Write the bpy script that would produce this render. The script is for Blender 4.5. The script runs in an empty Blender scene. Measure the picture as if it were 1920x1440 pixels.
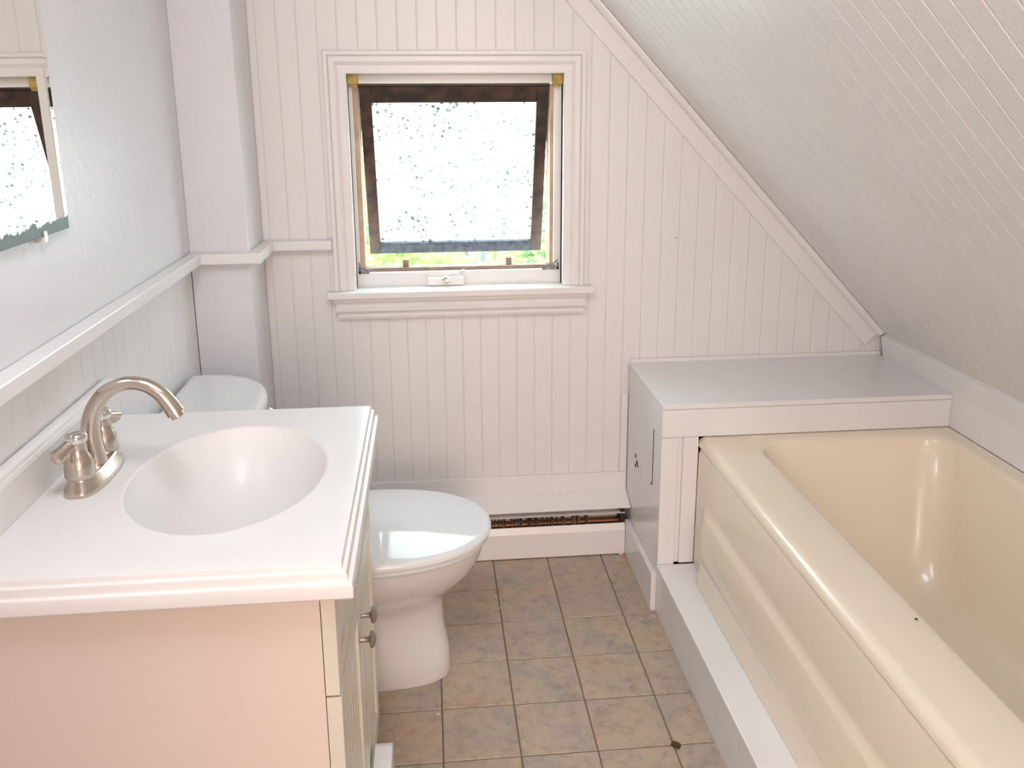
import bpy, bmesh, math, random
from mathutils import Vector, Matrix
random.seed(7)
PI = math.pi
scn = bpy.context.scene
COL = scn.collection

# ------------------------------------------------------------------ camera
cam_d = bpy.data.cameras.new('camera')
cam = bpy.data.objects.new('camera', cam_d); COL.objects.link(cam)
cam_d.sensor_width = 36.0
cam_d.lens = 1633.91 * 36.0 / 1920.0
cam_d.shift_y = -(720.0 - 596.83) / 1920.0
cam_d.clip_start = 0.02
r_ = Vector((0.9954871, -0.09470982, -0.00595756)); u_ = Vector((0.02833293, 0.23671558, 0.97116578)); f_ = Vector((0.09056869, 0.9669518, -0.23833071))
M = Matrix.Identity(4)
for i in range(3):
    M[i][0] = r_[i]; M[i][1] = u_[i]; M[i][2] = -f_[i]
M[0][3], M[1][3], M[2][3] = 0.57158, -2.29812, 1.25220
cam.matrix_world = M
scn.camera = cam
# ------------------------------------------------------------------ light
scn.view_settings.view_transform = 'Standard'
scn.view_settings.look = 'None'
scn.view_settings.gamma = 1.0
scn.view_settings.exposure = 0.68
scn.view_settings.use_curve_mapping = False
w = bpy.data.worlds.new('sky'); scn.world = w; w.use_nodes = True
bg = w.node_tree.nodes['Background']
bg.inputs[0].default_value = (0.78, 0.89, 1.0, 1); bg.inputs[1].default_value = 8.0

def area(name, loc, target, size, power, colr, sy=None):
    l = bpy.data.lights.new(name, 'AREA'); l.energy = power; l.color = colr
    l.size = size
    if sy: l.shape = 'RECTANGLE'; l.size_y = sy
    o = bpy.data.objects.new(name, l); COL.objects.link(o); o.location = loc
    o.rotation_euler = (Vector(target) - Vector(loc)).to_track_quat('-Z', 'Y').to_euler()
    return o
sun_d = bpy.data.lights.new('sun', 'SUN'); sun_d.energy = 4.5; sun_d.angle = 0.01; sun_d.color = (1, 0.96, 0.88)
sun = bpy.data.objects.new('sun', sun_d); COL.objects.link(sun)
sun.rotation_euler = Vector((-0.35, 0.55, -0.75)).to_track_quat('-Z', 'Y').to_euler()
area('ceiling_fill', (0.50, -1.70, 1.93), (0.62, -1.2, 0.0), 0.45, 7.6, (0.91, 0.94, 1.0))  # added neutral fill under the ceiling, no known lamp there
area('hall_light', (0.80, -4.1, 1.25), (0.75, -0.5, 0.75), 1.0, 31.0, (1.0, 0.77, 0.64), 1.3)

# ------------------------------------------------------------------ materials
def mat(name, col, rough=0.4, metal=0.0, bump=0.0, bscale=60.0, var=0.0, vscale=6.0, col2=None, spec=0.5, coat=0.0, stretch=None):
    m = bpy.data.materials.new(name); m.use_nodes = True
    nt = m.node_tree; b = nt.nodes['Principled BSDF']
    b.inputs['Base Color'].default_value = (*col, 1); b.inputs['Roughness'].default_value = rough
    b.inputs['Metallic'].default_value = metal; b.inputs['Specular IOR Level'].default_value = spec
    if coat: b.inputs['Coat Weight'].default_value = coat; b.inputs['Coat Roughness'].default_value = 0.05
    geo = nt.nodes.new('ShaderNodeNewGeometry'); src = geo.outputs['Position']
    if stretch:
        mp = nt.nodes.new('ShaderNodeMapping'); mp.inputs['Scale'].default_value = stretch
        nt.links.new(src, mp.inputs['Vector']); src = mp.outputs[0]
    if var or col2:
        n = nt.nodes.new('ShaderNodeTexNoise'); n.inputs['Scale'].default_value = vscale; n.inputs['Detail'].default_value = 5
        nt.links.new(src, n.inputs['Vector'])
        r = nt.nodes.new('ShaderNodeValToRGB'); r.color_ramp.elements[0].position = 0.35; r.color_ramp.elements[1].position = 0.68
        c2 = col2 or tuple(c * (1 - var) for c in col)
        r.color_ramp.elements[0].color = (*c2, 1); r.color_ramp.elements[1].color = (*col, 1)
        nt.links.new(n.outputs['Fac'], r.inputs[0]); nt.links.new(r.outputs[0], b.inputs['Base Color'])
    if bump:
        n2 = nt.nodes.new('ShaderNodeTexNoise'); n2.inputs['Scale'].default_value = bscale; n2.inputs['Detail'].default_value = 3
        nt.links.new(src, n2.inputs['Vector'])
        bp = nt.nodes.new('ShaderNodeBump'); bp.inputs['Strength'].default_value = bump; bp.inputs['Distance'].default_value = 0.002
        nt.links.new(n2.outputs['Fac'], bp.inputs['Height']); nt.links.new(bp.outputs[0], b.inputs['Normal'])
    return m

PAINT = mat('white_board_paint', (0.86, 0.84, 0.83), 0.34, bump=0.25, bscale=70, var=0.03, vscale=3, stretch=(1, 1, 0.25))
TRIM = mat('white_trim_paint', (0.87, 0.85, 0.84), 0.30, bump=0.18, bscale=45, var=0.02)
PLASTER = mat('white_plaster_paint', (0.79, 0.78, 0.805), 0.36, bump=0.5, bscale=55, var=0.02)
CEILP = mat('slope_board_paint', (0.84, 0.83, 0.825), 0.30, bump=0.35, bscale=160, var=0.02)
BOXP = mat('gloss_white_paint', (0.86, 0.85, 0.85), 0.22, bump=0.2, bscale=35, var=0.03)
GROUT = mat('grout', (0.20, 0.155, 0.12), 0.85, var=0.2, vscale=40)
PORC = mat('white_porcelain', (0.80, 0.80, 0.81), 0.08, coat=0.6)
SEATM = mat('white_seat_plastic', (0.84, 0.86, 0.88), 0.06)
BISQ = mat('bisque_enamel', (0.91, 0.80, 0.64), 0.24, coat=0.25)
MARB = mat('cultured_marble', (0.84, 0.825, 0.81), 0.42, coat=0.1, col2=(0.82, 0.79, 0.77), vscale=5)
CAB = mat('thermofoil_warm_lit', (0.80, 0.70, 0.63), 0.35, var=0.03, vscale=4)  # white cabinet; the peach of warm light is put into its base colour
CABD = mat('thermofoil_door', (0.80, 0.77, 0.68), 0.32, col2=(0.70, 0.67, 0.58), vscale=9, stretch=(1, 8, 0.6))
NICK = mat('brushed_nickel', (0.60, 0.53, 0.46), 0.24, 1.0, bump=0.15, bscale=300, stretch=(1, 1, 0.08))
NICKP = mat('polished_nickel', (0.78, 0.76, 0.72), 0.08, 1.0)
PEWT = mat('dull_pewter', (0.40, 0.37, 0.33), 0.32, 1.0, bump=0.4, bscale=500)
WOODD = mat('dark_stained_wood', (0.085, 0.045, 0.032), 0.45, bump=0.5, bscale=60, col2=(0.025, 0.016, 0.014), vscale=22, stretch=(1, 3, 1))
WOODL = mat('weathered_wood', (0.42, 0.29, 0.22), 0.6, bump=0.5, bscale=80, col2=(0.26, 0.18, 0.14), vscale=30)
WOODR = mat('raw_jamb_wood', (0.62, 0.40, 0.28), 0.55, bump=0.3, bscale=80, col2=(0.45, 0.30, 0.2), vscale=18)
RAILD = mat('blue_black_weathered_rail', (0.014, 0.018, 0.035), 0.4, bump=0.5, bscale=90, col2=(0.06, 0.065, 0.085), vscale=60)
YEL = mat('yellowed_plastic', (0.50, 0.35, 0.06), 0.45, var=0.3, vscale=60)
GREYM = mat('grey_cobwebbed_metal', (0.12, 0.12, 0.115), 0.6, bump=0.8, bscale=400, col2=(0.4, 0.4, 0.38), vscale=120)
FINM = mat('dusty_aluminium_fin', (0.50, 0.38, 0.27), 0.55, 0.2, col2=(0.25, 0.17, 0.11), vscale=40)
DARK = mat('dark_cavity', (0.035, 0.022, 0.016), 0.8)
COPPER = mat('tarnished_copper', (0.30, 0.14, 0.07), 0.4, 1.0)
MIRR = None
DIRTL = mat('dead_leaf_brown', (0.07, 0.045, 0.02), 0.8)
CHIP = mat('paint_chip_white', (0.75, 0.72, 0.66), 0.6)
BARK = mat('grey_blue_bark', (0.28, 0.30, 0.36), 0.9, bump=0.8, bscale=20, var=0.4)
LAWN = mat('lawn', (0.16, 0.24, 0.06), 0.9, var=0.5, vscale=3)
CLEAR = mat('clear_clip_plastic', (0.75, 0.77, 0.76), 0.15)

def leafmat(name, c, c2):
    m = bpy.data.materials.new(name); m.use_nodes = True; nt = m.node_tree; nt.nodes.clear()
    out = nt.nodes.new('ShaderNodeOutputMaterial'); d = nt.nodes.new('ShaderNodeBsdfDiffuse'); t = nt.nodes.new('ShaderNodeBsdfTranslucent')
    geo = nt.nodes.new('ShaderNodeNewGeometry'); r = nt.nodes.new('ShaderNodeMixRGB')
    r.inputs[1].default_value = (*c, 1); r.inputs[2].default_value = (*c2, 1)
    nt.links.new(geo.outputs['Random Per Island'], r.inputs[0])
    nt.links.new(r.outputs[0], d.inputs[0]); nt.links.new(r.outputs[0], t.inputs[0])
    mx = nt.nodes.new('ShaderNodeMixShader'); mx.inputs[0].default_value = 0.5
    nt.links.new(d.outputs[0], mx.inputs[1]); nt.links.new(t.outputs[0], mx.inputs[2]); nt.links.new(mx.outputs[0], out.inputs[0])
    return m
LEAF1 = leafmat('yellow_green_leaf', (0.40, 0.44, 0.17), (0.16, 0.25, 0.09))
LEAF2 = leafmat('mid_green_leaf', (0.08, 0.14, 0.06), (0.28, 0.36, 0.18))

def glass_obscure():
    m = bpy.data.materials.new('pebbled_privacy_glass'); m.use_nodes = True; nt = m.node_tree; nt.nodes.clear()
    out = nt.nodes.new('ShaderNodeOutputMaterial')
    tc = nt.nodes.new('ShaderNodeTexCoord')
    vo = nt.nodes.new('ShaderNodeTexVoronoi'); vo.inputs['Scale'].default_value = 62; vo.inputs['Randomness'].default_value = 1
    nt.links.new(tc.outputs['Object'], vo.inputs['Vector'])
    nz = nt.nodes.new('ShaderNodeTexNoise'); nz.inputs['Scale'].default_value = 14; nz.inputs['Detail'].default_value = 4
    nt.links.new(tc.outputs['Object'], nz.inputs['Vector'])
    v2 = nt.nodes.new('ShaderNodeTexVoronoi'); v2.inputs['Scale'].default_value = 62; nt.links.new(tc.outputs['Object'], v2.inputs['Vector'])
    ad = nt.nodes.new('ShaderNodeMath'); ad.operation = 'MULTIPLY_ADD'; ad.inputs[1].default_value = -0.55; nt.links.new(nz.outputs['Fac'], ad.inputs[0]); nt.links.new(v2.outputs['Distance'], ad.inputs[2])
    rm = nt.nodes.new('ShaderNodeValToRGB'); rm.color_ramp.elements[0].position = 0.0; rm.color_ramp.elements[1].position = 1.0
    mp = nt.nodes.new('ShaderNodeMapRange'); mp.inputs[1].default_value = -0.06; mp.inputs[2].default_value = 0.03; nt.links.new(ad.outputs[0], mp.inputs[0])
    rm.color_ramp.elements[0].color = (0.100, 0.118, 0.108, 1); rm.color_ramp.elements[1].color = (0.92, 0.98, 0.95, 1)
    nt.links.new(mp.outputs[0], rm.inputs[0])
    tr = nt.nodes.new('ShaderNodeBsdfTranslucent'); nt.links.new(rm.outputs[0], tr.inputs[0])
    tp = nt.nodes.new('ShaderNodeBsdfTransparent'); nt.links.new(rm.outputs[0], tp.inputs[0])
    gl = nt.nodes.new('ShaderNodeBsdfGlossy'); gl.inputs['Roughness'].default_value = 0.12
    bp = nt.nodes.new('ShaderNodeBump'); bp.inputs['Strength'].default_value = 0.9; bp.inputs['Distance'].default_value = 0.004
    nt.links.new(vo.outputs['Distance'], bp.inputs['Height'])
    nt.links.new(bp.outputs[0], gl.inputs['Normal'])
    m1 = nt.nodes.new('ShaderNodeMixShader'); m1.inputs[0].default_value = 0.88
    nt.links.new(tp.outputs[0], m1.inputs[1]); nt.links.new(tr.outputs[0], m1.inputs[2])
    m2 = nt.nodes.new('ShaderNodeMixShader'); m2.inputs[0].default_value = 0.06
    nt.links.new(m1.outputs[0], m2.inputs[1]); nt.links.new(gl.outputs[0], m2.inputs[2]); nt.links.new(m2.outputs[0], out.inputs[0])
    return m
GLASS = glass_obscure()

def mirror_mat():
    m = bpy.data.materials.new('worn_mirror_silver'); m.use_nodes = True; nt = m.node_tree; b = nt.nodes['Principled BSDF']
    b.inputs['Metallic'].default_value = 1.0; b.inputs['Roughness'].default_value = 0.0
    geo = nt.nodes.new('ShaderNodeNewGeometry'); sep = nt.nodes.new('ShaderNodeSeparateXYZ'); nt.links.new(geo.outputs['Position'], sep.inputs[0])
    nz = nt.nodes.new('ShaderNodeTexNoise'); nz.inputs['Scale'].default_value = 42; nz.inputs['Detail'].default_value = 6; nz.inputs['Roughness'].default_value = 0.65
    nt.links.new(geo.outputs['Position'], nz.inputs['Vector'])
    a = nt.nodes.new('ShaderNodeMath'); a.operation = 'MULTIPLY_ADD'; a.inputs[1].default_value = -0.045; a.inputs[2].default_value = -1.0645
    nt.links.new(nz.outputs['Fac'], a.inputs[0])
    s = nt.nodes.new('ShaderNodeMath'); s.operation = 'ADD'; nt.links.new(sep.outputs['Z'], s.inputs[0]); nt.links.new(a.outputs[0], s.inputs[1])
    r = nt.nodes.new('ShaderNodeMath'); r.operation = 'LESS_THAN'; r.inputs[1].default_value = 0.0; nt.links.new(s.outputs[0], r.inputs[0])
    mx = nt.nodes.new('ShaderNodeMixRGB'); mx.inputs[1].default_value = (0.86, 0.87, 0.83, 1); mx.inputs[2].default_value = (0.16, 0.19, 0.19, 1)
    nt.links.new(r.outputs[0], mx.inputs[0]); nt.links.new(mx.outputs[0], b.inputs['Base Color'])
    mr = nt.nodes.new('ShaderNodeMath'); mr.operation = 'MULTIPLY'; mr.inputs[1].default_value = 0.5; nt.links.new(r.outputs[0], mr.inputs[0]); nt.links.new(mr.outputs[0], b.inputs['Roughness'])
    mm = nt.nodes.new('ShaderNodeMath'); mm.operation = 'MULTIPLY_ADD'; mm.inputs[1].default_value = -0.8; mm.inputs[2].default_value = 1.0
    nt.links.new(r.outputs[0], mm.inputs[0]); nt.links.new(mm.outputs[0], b.inputs['Metallic'])
    return m
MIRR = mirror_mat()

def tile_mat():
    m = bpy.data.materials.new('slate_look_tile'); m.use_nodes = True; nt = m.node_tree; b = nt.nodes['Principled BSDF']
    b.inputs['Roughness'].default_value = 0.42
    geo = nt.nodes.new('ShaderNodeNewGeometry'); oi = nt.nodes.new('ShaderNodeObjectInfo')
    cx = nt.nodes.new('ShaderNodeCombineXYZ'); nt.links.new(oi.outputs['Random'], cx.inputs[2])
    vm = nt.nodes.new('ShaderNodeVectorMath'); vm.operation = 'MULTIPLY_ADD'; vm.inputs[1].default_value = (20, 20, 20)
    nt.links.new(cx.outputs[0], vm.inputs[0]); nt.links.new(geo.outputs['Position'], vm.inputs[2])
    def noise(sc, det, ro=0.55, dist=0.0):
        n = nt.nodes.new('ShaderNodeTexNoise'); n.inputs['Scale'].default_value = sc; n.inputs['Detail'].default_value = det; n.inputs['Roughness'].default_value = ro
        n.inputs['Distortion'].default_value = dist
        nt.links.new(vm.outputs[0], n.inputs['Vector']); return n
    n1 = noise(9, 5, 0.6, 0.3); n2 = noise(42, 9, 0.72, 0.25); n3 = noise(110, 3)
    r1 = nt.nodes.new('ShaderNodeValToRGB'); e = r1.color_ramp.elements
    e[0].position = 0.30; e[0].color = (0.38, 0.33, 0.305, 1); e[1].position = 0.72; e[1].color = (0.55, 0.405, 0.27, 1)
    x = e.new(0.46); x.color = (0.47, 0.39, 0.31, 1); x = e.new(0.58); x.color = (0.52, 0.41, 0.295, 1); x = e.new(0.66); x.color = (0.52, 0.35, 0.26, 1)
    nt.links.new(n1.outputs['Fac'], r1.inputs[0])
    r2 = nt.nodes.new('ShaderNodeValToRGB'); e = r2.color_ramp.elements
    e[0].position = 0.33; e[0].color = (0.58, 0.55, 0.52, 1); e[1].position = 0.68; e[1].color = (1.2, 1.2, 1.2, 1)
    x = e.new(0.5); x.color = (1.0, 1.0, 1.0, 1)
    nt.links.new(n2.outputs['Fac'], r2.inputs[0])
    mx = nt.nodes.new('ShaderNodeMixRGB'); mx.blend_type = 'MULTIPLY'; mx.inputs[0].default_value = 0.6
    nt.links.new(r1.outputs[0], mx.inputs[1]); nt.links.new(r2.outputs[0], mx.inputs[2])
    nt.links.new(mx.outputs[0], b.inputs['Base Color'])
    bp = nt.nodes.new('ShaderNodeBump'); bp.inputs['Strength'].default_value = 0.35; bp.inputs['Distance'].default_value = 0.002
    nt.links.new(n2.outputs['Fac'], bp.inputs['Height']); nt.links.new(bp.outputs[0], b.inputs['Normal'])
    return m
TILE = tile_mat()

# ------------------------------------------------------------------ helpers
def link_mesh(name, me, parent=None):
    o = bpy.data.objects.new(name, me); COL.objects.link(o)
    if parent: o.parent = parent
    return o
def obj(name, bm, m, parent=None, smooth=False, bevel=0.0, seg=2, angle=35):
    if bevel:
        bmesh.ops.remove_doubles(bm, verts=bm.verts, dist=1e-6)
        es = [e for e in bm.edges if len(e.link_faces) == 2 and e.calc_face_angle(0) > math.radians(angle)]
        bmesh.ops.bevel(bm, geom=es, offset=bevel, segments=seg, affect='EDGES', profile=0.5, clamp_overlap=True)
    bmesh.ops.recalc_face_normals(bm, faces=bm.faces)
    me = bpy.data.meshes.new(name); bm.to_mesh(me); bm.free(); me.materials.append(m)
    if smooth or (bevel and seg > 2):
        for p in me.polygons: p.use_smooth = True
        if hasattr(me, 'set_sharp_from_angle'): me.set_sharp_from_angle(angle=math.radians(38 if smooth else 50))
    return link_mesh(name, me, parent)
def empty(name, loc=(0, 0, 0)):
    o = bpy.data.objects.new(name, None); COL.objects.link(o); o.location = loc; o.empty_display_size = 0.05; return o
def tag(o, label, cat, group=None):
    o['label'] = label; o['category'] = cat
    if group: o['group'] = group
    return o
def struct(o, label=None):
    o['kind'] = 'structure'
    if label: o['label'] = label
    return o
def bx(bm, x0, x1, y0, y1, z0, z1):
    v = [bm.verts.new(p) for p in ((x0, y0, z0), (x1, y0, z0), (x1, y1, z0), (x0, y1, z0), (x0, y0, z1), (x1, y0, z1), (x1, y1, z1), (x0, y1, z1))]
    for f in ((3, 2, 1, 0), (4, 5, 6, 7), (0, 1, 5, 4), (1, 2, 6, 5), (2, 3, 7, 6), (3, 0, 4, 7)): bm.faces.new([v[i] for i in f])
def box(*a):
    bm = bmesh.new(); bx(bm, *a); return bm
def prism(bm, pts, axis, a, b):
    """pts: 2D outline; axis: extrusion axis; 2D coords are the other two in order"""
    def P(p, t):
        if axis == 'x': return (t, p[0], p[1])
        if axis == 'y': return (p[0], t, p[1])
        return (p[0], p[1], t)
    A = [bm.verts.new(P(p, a)) for p in pts]; B = [bm.verts.new(P(p, b)) for p in pts]
    n = len(pts)
    bm.faces.new(A); bm.faces.new(B[::-1])
    for i in range(n): bm.faces.new((A[i], B[i], B[(i + 1) % n], A[(i + 1) % n]))
def prismo(pts, axis, a, b):
    bm = bmesh.new(); prism(bm, pts, axis, a, b); return bm
def rings(bm, rs, cap0=True, cap1=True, closed=True):
    V = [[bm.verts.new(p) for p in r] for r in rs]; n = len(rs[0])
    for i in range(len(V) - 1):
        for j in range(n if closed else n - 1):
            bm.faces.new((V[i][j], V[i][(j + 1) % n], V[i + 1][(j + 1) % n], V[i + 1][j]))
    if cap0: bm.faces.new(V[0][::-1])
    if cap1: bm.faces.new(V[-1])
    return V
def lathe(bm, prof, c=(0, 0, 0), ax='z', n=28, cap0=True, cap1=True):
    rs = []
    for r, t in prof:
        ring = []
        for k in range(n):
            a = 2 * PI * k / n; p, q = r * math.cos(a), r * math.sin(a)
            ring.append({'z': (c[0] + p, c[1] + q, c[2] + t), 'x': (c[0] + t, c[1] + p, c[2] + q), 'y': (c[0] + q, c[1] + t, c[2] + p)}[ax])
        rs.append(ring)
    rings(bm, rs, cap0, cap1)
def tube(bm, pts, rad, n=16, squash=None):
    rs = []; prev = None
    for i, p in enumerate(pts):
        p = Vector(p); a = Vector(pts[max(i - 1, 0)]); b = Vector(pts[min(i + 1, len(pts) - 1)])
        t = (b - a).normalized()
        if prev is None:
            u = t.cross(Vector((0, 1, 0)));
            if u.length < 0.1: u = t.cross(Vector((1, 0, 0)))
            u.normalize()
        else: u = (prev - t * prev.dot(t)).normalized()
        prev = u; v = t.cross(u); r = rad[i] if isinstance(rad, (list, tuple)) else rad
        rs.append([p + u * math.cos(2 * PI * k / n) * r + v * math.sin(2 * PI * k / n) * r * (squash or 1) for k in range(n)])
    rings(bm, rs)

# ------------------------------------------------------------------ room dimensions
YB = -4.2                       # back wall
ZC = 2.05                       # flat ceiling
SL = 1.065
def slope_z(x): return 1.507 - SL * (x - 1.008)
def slope_x(z): return 1.008 - (z - 1.507) / SL
A_, B_ = 0.138, 0.1835          # corner chase
RP, RZ0, RZ1 = 0.0324, 0.889, 0.914
OX0, OX1, OZ0, OZ1 = 0.373, 0.924, 0.777, 1.329   # window opening

# ------------------------------------------------------------------ floor
S = 0.154; GX, GY = 0.5679, -0.0677
fl = struct(obj('floor', box(-0.10, 2.0, YB - 0.1, 0.12, -0.08, -0.0022), GROUT))
fullm = None
def tile_mesh(x0, x1, y0, y1):
    bm = box(x0, x1, y0, y1, -0.004, 0.0)
    top = [e for e in bm.edges if all(v.co.z > -0.001 for v in e.verts)]
    bmesh.ops.bevel(bm, geom=top, offset=0.0016, segments=1, affect='EDGES')
    bmesh.ops.recalc_face_normals(bm, faces=bm.faces)
    me = bpy.data.meshes.new('tile'); bm.to_mesh(me); bm.free(); me.materials.append(TILE); return me
g = 0.0024
fullm = tile_mesh(g / 2, S - g / 2, -S + g / 2, -g / 2)
for i in range(-4, 5):
    for j in range(-1, 28):
        x0 = GX + i * S; y1 = GY - j * S
        a0, a1, b0, b1 = max(x0, 0.0), min(x0 + S, 1.118), max(y1 - S, YB), min(y1, -0.002)
        if a1 - a0 < 0.01 or b1 - b0 < 0.01: continue
        if abs((a1 - a0) - S) < 1e-6 and abs((b1 - b0) - S) < 1e-6:
            o = link_mesh('tile', fullm, fl)
        else:
            o = link_mesh('tile', tile_mesh(a0 - x0 + g / 2, a1 - x0 - g / 2, b0 - y1 + g / 2, b1 - y1 - g / 2), fl)
        o.location = (x0, y1, random.uniform(-0.0003, 0.0003))

# ------------------------------------------------------------------ far wall (beadboard with window)
bm = bmesh.new(); YW0, YW1 = 0.011, 0.12
def wallpoly(pts): prism(bm, pts, 'y', YW0, YW1)
XE = 2.05
def slopeclip(xa, xb, za):   # polygon column from za up to slope
    pts = [(xa, za), (xb, za)]
    zb_ = slope_z(xb) + 0.02; zaa = slope_z(xa) + 0.02
    if zb_ < ZC: pts.append((xb, max(zb_, za + 0.001)))
    else: pts.append((xb, ZC))
    if zaa < ZC: pts.append((xa, zaa))
    else:
        if zb_ < ZC: pts.append((slope_x(ZC - 0.02), ZC))
        pts.append((xa, ZC))
    return pts
bx(bm, -0.1, OX0, YW0, YW1, -0.05, ZC)
wallpoly([(OX0, -0.05), (OX1, -0.05), (OX1, OZ0), (OX0, OZ0)])
wallpoly(slopeclip(OX0, OX1, OZ1))
wallpoly([(OX1, -0.05), (XE, -0.05), (XE, slope_z(XE) + 0.02), (OX1, slope_z(OX1) + 0.02)])
wf = struct(obj('wall_far', bm, PAINT))
PW = 0.0494
GD = 0.0008
def plank_prof(x0, x1, d=0.0115):
    g, c = 0.0002, 0.0030
    return [(x0 + g, d), (x0 + g, GD), (x0 + g + 0.0014, GD), (x0 + c, 0.0), (x1 - c * 0.7, 0.0), (x1 - g, GD), (x1 - g, d)]
def far_plank(x0, x1, zf0, zf1):
    pr = plank_prof(x0, x1); bm = bmesh.new()
    A = [bm.verts.new((p[0], p[1], zf0(p[0]))) for p in pr]; B = [bm.verts.new((p[0], p[1], max(zf1(p[0]), zf0(p[0]) + 0.002))) for p in pr]
    n = len(pr); bm.faces.new(A); bm.faces.new(B[::-1])
    for i in range(n): bm.faces.new((A[i], B[i], B[(i + 1) % n], A[(i + 1) % n]))
    obj('plank', bm, PAINT, wf)
x = 0.305 - PW * 4
while x < 1.86:
    x0, x1 = max(x, A_), x + PW
    if x1 > A_ + 0.01:
        top = lambda q: min(ZC, slope_z(q) + 0.012)
        if x1 > OX0 - 0.02 and x0 < OX1 + 0.02:
            far_plank(x0, x1, lambda q: 0.0, lambda q: 0.745)
            far_plank(x0, x1, lambda q: 1.352, top)
            if x0 < OX0 - 0.02 or x1 > OX1 + 0.02:
                xa, xb = (x0, OX0 - 0.004) if x0 < OX0 else (OX1 + 0.004, x1)
                if xb - xa > 0.009: far_plank(xa, xb, lambda q: 0.745, lambda q: 1.352)
        else:
            far_plank(x0, x1, lambda q: 0.0, top)
    x += PW
o = obj('nail_hole', None or (lambda b: (lathe(b, [(0.0016, 0.0), (0.0016, 0.0012)], (1.235, -0.0011, 0.898), 'y', 10), b)[1])(bmesh.new()), DARK, wf)

# other walls
struct(obj('wall_left', box(-0.1, -0.0115, YB - 0.1, 0.12, -0.05, ZC), PAINT))
wl = bpy.data.objects['wall_left']
bm = box(-0.012, 0.0, YB, 0.0, 0.895, ZC); o = obj('plaster_panel', bm, PLASTER, wl)
# shared left plank, extruded in z, face toward +x
bm = bmesh.new(); pr = [(-p[1], -p[0]) for p in plank_prof(0, PW)]
prism(bm, pr, 'z', 0.0, 0.9); bmesh.ops.recalc_face_normals(bm, faces=bm.faces)
lp = bpy.data.meshes.new('plank'); bm.to_mesh(lp); bm.free(); lp.materials.append(PAINT)
y = -B_
while y > YB + PW:
    o = link_mesh('plank', lp, wl); o.location = (0, y, 0); y -= PW
struct(obj('wall_back', box(-0.1, 2.05, YB - 0.1, YB, -0.05, ZC), PLASTER))
b = bmesh.new()
bx(b, -0.0, 0.44, -2.75, -2.65, -0.01, 2.04)
prism(b, [(1.20, -0.01), (1.86, -0.01), (1.86, 0.60), (1.20, slope_z(1.20) - 0.001)], 'y', -2.75, -2.65)
struct(obj('wall_shading', b, PLASTER), 'unseen doorway wall with an open gap, added behind the viewpoint to shade the vanity')  # added out of view; left jamb sized to shade the vanity side
struct(obj('wall_right', box(1.875, 1.95, YB, 0.012, -0.05, 0.58), PAINT))
# chase in the corner
struct(obj('wall_corner', box(0.0, A_, -B_, 0.0, -0.002, ZC), PLASTER, bevel=0.002), 'boxed-in white pipe chase standing in the far left corner')
# flat ceiling and sloped ceiling
struct(obj('ceiling', box(-0.1, 0.56, YB - 0.1, 0.12, ZC, ZC + 0.08), PLASTER))
nx, nz = SL / math.hypot(SL, 1), 1 / math.hypot(SL, 1)   # outward (up-right) normal
def off(p, d): return (p[0] + nx * d, p[1] + nz * d)
P0, P1 = (slope_x(ZC + 0.01), ZC + 0.01), (1.99, slope_z(1.99))
cs = struct(obj('ceiling', prismo([off(P0, 0.0115), off(P1, 0.0115), off(P1, 0.08), off(P0, 0.08)], 'y', YB - 0.1, 0.12), CEILP))
P0, P1 = (slope_x(ZC), ZC), (1.872, slope_z(1.872))
GD = 0.0024
bm = bmesh.new(); prf = plank_prof(0, PW)
rsA = [(P0[0] + nx * d, -s, P0[1] + nz * d) for s, d in prf]; rsB = [(P1[0] + nx * d, -s, P1[1] + nz * d) for s, d in prf]
rings(bm, [rsA, rsB]); bmesh.ops.recalc_face_normals(bm, faces=bm.faces)
sp = bpy.data.meshes.new('plank'); bm.to_mesh(sp); bm.free(); sp.materials.append(CEILP)
y = -0.006
while y > YB:
    o = link_mesh('plank', sp, cs); o.location = (0, y, 0); y -= PW

# ------------------------------------------------------------------ trims
# chair rail wrapping left wall, chase and far wall
e = 0.0005
rail = [(e, YB + 0.01), (RP, YB + 0.01), (RP, -B_ - RP), (A_ + RP, -B_ - RP), (A_ + RP, -RP), (0.3165, -RP), (0.3165, -e), (A_ + e, -e), (A_ + e, -B_ - e), (e, -B_ - e)]
struct(obj('trim_1', prismo(rail, 'z', RZ0, RZ1), TRIM, bevel=0.0025), 'white chair rail running along the left wall and round the corner chase')
# raking trim under the slope on far wall
q0, q1 = (slope_x(ZC), ZC), (1.84, slope_z(1.84))
tb = struct(obj('trim_2', prismo([off(q0, -0.001), off(q1, -0.001), off(q1, -0.060), off(q0, -0.060)], 'y', -0.008, -0.0005), TRIM, bevel=0.0015), 'flat white raking board under the sloped ceiling')
cove = []
bm = bmesh.new(); r = 0.016
pts = [(0, 0)] + [(r * (1 - math.sin(a)) , r * (1 - math.cos(a))) for a in [PI / 2 * k / 6 for k in range(7)]]
# (distance below slope, distance from wall)
pts = [(0.0, 0.0), (0.0, 0.022), (0.005, 0.021), (0.012, 0.017), (0.016, 0.011), (0.017, 0.0)]
ra = [(off(q0, -0.001 - d)[0], -0.008 - w_, off(q0, -0.001 - d)[1]) for d, w_ in pts]
rb = [(off(q1, -0.001 - d)[0], -0.008 - w_, off(q1, -0.001 - d)[1]) for d, w_ in pts]
rings(bm, [ra, rb]); obj('quarter_round', bm, TRIM, tb)
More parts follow.
